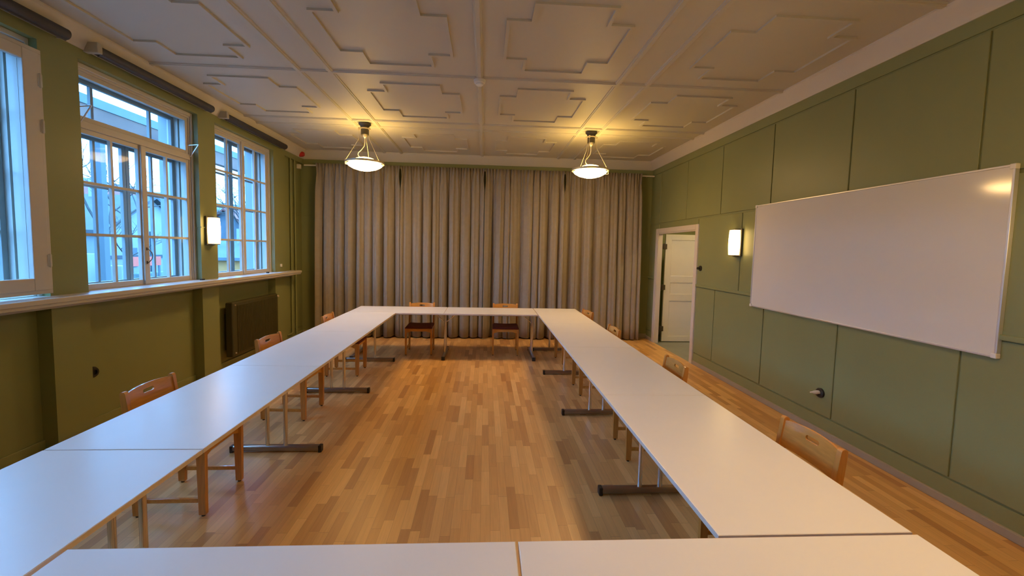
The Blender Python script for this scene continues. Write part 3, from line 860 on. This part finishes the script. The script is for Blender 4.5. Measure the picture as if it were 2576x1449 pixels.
# ------------------------------------------------------------------ outdoors
GZ = -.75
g = MB()
b = g.b
NX, NY = 40, 40
def hz(x, y):
    d = max(0, (-x - 24) / 45)
    return GZ + 12.5 * (d * d * (3 - 2 * d) if d < 1 else 1) + .5 * math.sin(x * .21 + y * .13) * min(1, d * 3)
V = [[b.verts.new((-3.9 - 116 * (i / NX) ** 1.5, -30 + 200 * j / NY, 0)) for i in range(NX + 1)] for j in range(NY + 1)]
for row in V:
    for v in row: v.co.z = hz(v.co.x, v.co.y)
for j in range(NY):
    for i in range(NX): b.faces.new([V[j][i], V[j][i + 1], V[j + 1][i + 1], V[j + 1][i]])
me = bpy.data.meshes.new('garden_ground'); b.to_mesh(me); b.free()
go = link('garden_ground', me, M['o_ground']); prop(go, kind='structure')

hl = MB()
for (cx, cy, rx, ry, h) in ((-62, 60, 26, 46, 11.5), (-70, 20, 22, 34, 13), (-55, 100, 30, 40, 10)):
    hl.lathe([(0, h)] + [(math.sin(a * PI / 20), h * math.cos(a * PI / 20) ** 1.4) for a in range(1, 10)] + [(1.0, -1)], (0, 0, 0), 40)
    vs = hl.b.verts[:]
    n_ = 1 + 9 * 40 + 40
    for v in vs[-n_:]:
        v.co.x = cx + v.co.x * rx; v.co.y = cy + v.co.y * ry; v.co.z += GZ + .5 * math.sin(v.co.x * 1.3) + .4 * math.sin(v.co.y * .9)
prop(hl.build('hills', M['o_hill'], None, True), kind='structure')

def house(name, cx, cy, wx, wy, h, rh, wallm, roofm, label, timber=True, axis='y', wins=()):
    r = empty(name, (cx, cy, GZ)); prop(r, label, 'house')
    x0, x1, y0, y1 = -wx / 2, wx / 2, -wy / 2, wy / 2
    m = MB()
    if axis == 'x':      # gable faces the camera side (+x)
        m.prism([(y0, 0), (y1, 0), (y1, h), (0, h + rh), (y0, h)], x0, x1, 'x')
    else:
        m.prism([(x0, 0), (x1, 0), (x1, h), (0, h + rh), (x0, h)], y0, y1, 'y')
    wl = m.build('house_wall', wallm, r)
    m = MB(); e = .4; t = .18
    if axis == 'x':
        for s in (-1, 1):
            m.prism([(0, h + rh), (0, h + rh + t), (s * (wy / 2 + e), h - rh * e / (wy / 2) + t), (s * (wy / 2 + e), h - rh * e / (wy / 2))], x0 - e, x1 + e, 'x')
    else:
        for s in (-1, 1):
            m.prism([(0, h + rh), (0, h + rh + t), (s * (wx / 2 + e), h - rh * e / (wx / 2) + t), (s * (wx / 2 + e), h - rh * e / (wx / 2))], y0 - e, y1 + e, 'y')
    m.build('roof', roofm, r)
    m = MB(); m.box(-.3, .3, -.3, .3, h + rh * .5, h + rh + .9); m.build('chimney', M['o_white'], r)
    if timber:
        m = MB()
        m.box(x1, x1 + .06, y0, y1, h * .48, h * .48 + .18)
        m.box(x0, x1, y0 - .06, y0, h * .48, h * .48 + .18)
        k = y0 + .1
        while k < y1: m.box(x1, x1 + .06, k, k + .16, .0, h); k += 1.5
        m.build('timber_band', M['o_timber'], r)
    for (face, a, z) in wins:
        m = MB()
        if face == 'x': m.box(x1 + .005, x1 + .05, a - .45, a + .45, z, z + 1.1)
        else: m.box(a - .45, a + .45, y0 - .05, y0 - .005, z, z + 1.1)
        m.build('window', M['o_grey'], r)
    return r
house('house', -23.5, 27.2, 6.0, 6.5, 3.1, 2.0, M['o_white'], M['o_timber'], 'white gabled house with dark timbers seen through the middle window', True, 'x', (('x', -1.6, 1.0), ('x', 1.4, 1.0), ('y', 0, 1.0)))
house('house', -25.5, 20.0, 5.0, 5.0, 3.2, 1.8, M['o_white'], M['o_roof'], 'low white house with a red roof at the left behind the bare tree', True, 'y', (('x', -1, 1), ('x', 1.2, 1)))
house('house', -23.0, 43.5, 6.0, 9.0, 3.0, 2.4, M['o_grey'], M['o_roof'], 'grey house with a red tiled roof seen through the farthest window', False, 'y', (('x', -2.5, .8), ('x', 0, .8), ('x', 2.5, .8)))
house('garden_shed', -15.2, 27.6, 2.4, 2.6, 1.7, .8, M['o_lit_boards'], M['o_grey'], 'small boarded shed with orange light put into its wall colour, seen low through the farthest window', False, 'x', ())
house('house', -33.0, 38.0, 7.0, 7.0, 4.4, 2.4, M['o_white'], M['o_roof'], 'white house farther up the slope between the gables', False, 'x', (('x', -1.6, 1.0), ('x', 1.4, 1.0), ('x', 0, 2.8)))
o = MB().box(-17.0, -16.6, 20.3, 24.5, GZ, GZ + .95, .05).build('stone_wall', M['o_stone']); prop(o, 'low dry stone terrace wall outside the middle window', 'wall')
o = MB().box(-17.9, -17.1, 18.2, 19.6, GZ, 1.15, .03).build('white_gatepost', M['o_white']); prop(o, 'white rendered block standing at the left end of the stone wall', 'wall')
o = MB().box(-17.0, -16.2, 19.75, 20.25, GZ, .62, .03).build('white_gatepost', M['o_white']); prop(o, 'narrow white rendered pier beside the red board', 'pier')
rs = empty('red_board', (-16.45, 21.35, GZ)); prop(rs, 'plain red board standing in front of the stone wall', 'board')
MB().box(-.03, .03, -1.0, 1.0, 1.30, 1.74).build('board_panel', M['o_red'], rs)
for y in (-.9, .9): MB().box(-.035, .035, y - .04, y + .04, 0, 1.3).build('board_post', M['o_grey'], rs)
# porch beam and posts in front of the building
pr = empty('porch', (-6.5, 8, GZ)); prop(pr, 'timber porch frame running along outside the windows', 'porch')
MB().box(-.08, .08, -11, 9, 3.60 - GZ, 3.88 - GZ).build('beam', M['o_beam'], pr)
MB().box(-.10, .10, -11, 9, 3.882 - GZ, 4.03 - GZ).build('fascia', M['o_blue'], pr)
for y in (-8.2, -.42, 4.7, 8.6):
    MB().box(-.06, .06, y - .05, y + .05, 0, 3.60 - GZ).build('post', M['o_blue'], pr)

def tree(x, y, h, seed, label, spread=1.0, depth=5, cat='tree'):
    rr = random.Random(seed); m = MB()
    def grow(p, d, L, r, k):
        n = 3; pts = [p]; q = p.copy(); dd = d.copy()
        for i in range(n):
            dd = (dd + Vector((rr.uniform(-.16, .16), rr.uniform(-.16, .16), rr.uniform(-.05, .12)))).normalized()
            q = q + dd * L / n; pts.append(q.copy())
        m.tube(pts, [r, r * .9, r * .78, r * .62], 5 if k > 1 else 4, False)
        if k == 0: return
        for i in range(3 if k > 1 else 4):
            ax = Vector((rr.uniform(-1, 1), rr.uniform(-1, 1), rr.uniform(-.35, .75))).normalized()
            nd = (dd * .62 + ax * .72 * spread).normalized()
            if nd.z < -.15: nd.z = .05
            grow(pts[rr.choice((2, 3, 3))], nd, L * rr.uniform(.58, .8), r * .55, k - 1)
    grow(Vector((0, 0, 0)), Vector((.03, .02, 1)), h * .36, h * .014, depth)
    o = m.build('bare_tree', M['o_bark']); o.location = (x, y, GZ)
    return prop(o, label, cat)
tree(-15.5, 18.2, 7.5, 3, 'bare branching tree at the left of the middle window view')
tree(-18.6, 14.2, 8.0, 4, 'bare tree seen through the nearest window')
tree(-10.6, 20.6, 7.4, 5, 'bare tree close outside, at the left of the farthest window', 1.1)
tree(-11.0, 27.0, 8.0, 6, 'bare tree behind the porch at the right of the farthest window', 1.1)
tree(-20.0, 36.5, 9.0, 8, 'bare tree between the boarded shed and the grey house', 1.1)
tree(-18.6, 23.0, 4.6, 9, 'small bare tree in front of the white gabled house', 1.1, 4)

# ------------------------------------------------------------------ world
wd_ = bpy.data.worlds.new('overcast_sky'); SC.world = wd_; wd_.use_nodes = True
nt = wd_.node_tree; nt.nodes.clear()
o = nt.nodes.new('ShaderNodeOutputWorld'); bg = nt.nodes.new('ShaderNodeBackground')
tc = nt.nodes.new('ShaderNodeTexCoord'); mp = nt.nodes.new('ShaderNodeMapping'); mp.inputs['Scale'].default_value = (1, 1, 3)
n = nt.nodes.new('ShaderNodeTexNoise'); n.inputs['Scale'].default_value = 3.2; n.inputs['Detail'].default_value = 4
r = nt.nodes.new('ShaderNodeValToRGB'); r.color_ramp.elements[0].position = .35; r.color_ramp.elements[1].position = .65
r.color_ramp.elements[0].color = (.165, .45, 1.0, 1); r.color_ramp.elements[1].color = (.21, .51, 1.0, 1)
nt.links.new(tc.outputs['Generated'], mp.inputs[0]); nt.links.new(mp.outputs[0], n.inputs['Vector']); nt.links.new(n.outputs['Fac'], r.inputs[0])
nt.links.new(r.outputs[0], bg.inputs['Color']); bg.inputs['Strength'].default_value = 14.0
nt.links.new(bg.outputs[0], o.inputs[0])

# ------------------------------------------------------------------ camera
cd = bpy.data.cameras.new('camera'); cam = bpy.data.objects.new('camera', cd); COL.objects.link(cam)
yaw, pit, rol, F = .057, .0703, -.0219, 1060.
cy_, sy_ = math.cos(yaw), math.sin(yaw); cp, sp_ = math.cos(pit), math.sin(pit)
f = Vector((sy_ * cp, cy_ * cp, -sp_)); rt = Vector((cy_, -sy_, 0)); dn = f.cross(rt)
cr_, sr_ = math.cos(rol), math.sin(rol)
r2 = rt * cr_ + dn * sr_; d2 = rt * -sr_ + dn * cr_
mat = Matrix((( r2.x, -d2.x, -f.x), (r2.y, -d2.y, -f.y), (r2.z, -d2.z, -f.z))).to_4x4()
mat.translation = Vector((0, 0, 1.70))
cam.matrix_world = mat
cd.sensor_fit = 'HORIZONTAL'; cd.sensor_width = 36; cd.lens = 36 * F / 2576
cd.shift_x = 8.16 / 2576; cd.shift_y = -20.93 / 2576
cd.clip_start = .05; cd.clip_end = 400
SC.camera = cam

SC.view_settings.view_transform = 'Standard'; SC.view_settings.look = 'None'
SC.view_settings.gamma = 1; SC.view_settings.use_curve_mapping = False
SC.view_settings.exposure = 0.28
SC.cycles.use_denoising = True
SC.cycles.max_bounces = 10; SC.cycles.diffuse_bounces = 6; SC.cycles.transparent_max_bounces = 16
SC.cycles.sample_clamp_indirect = 6
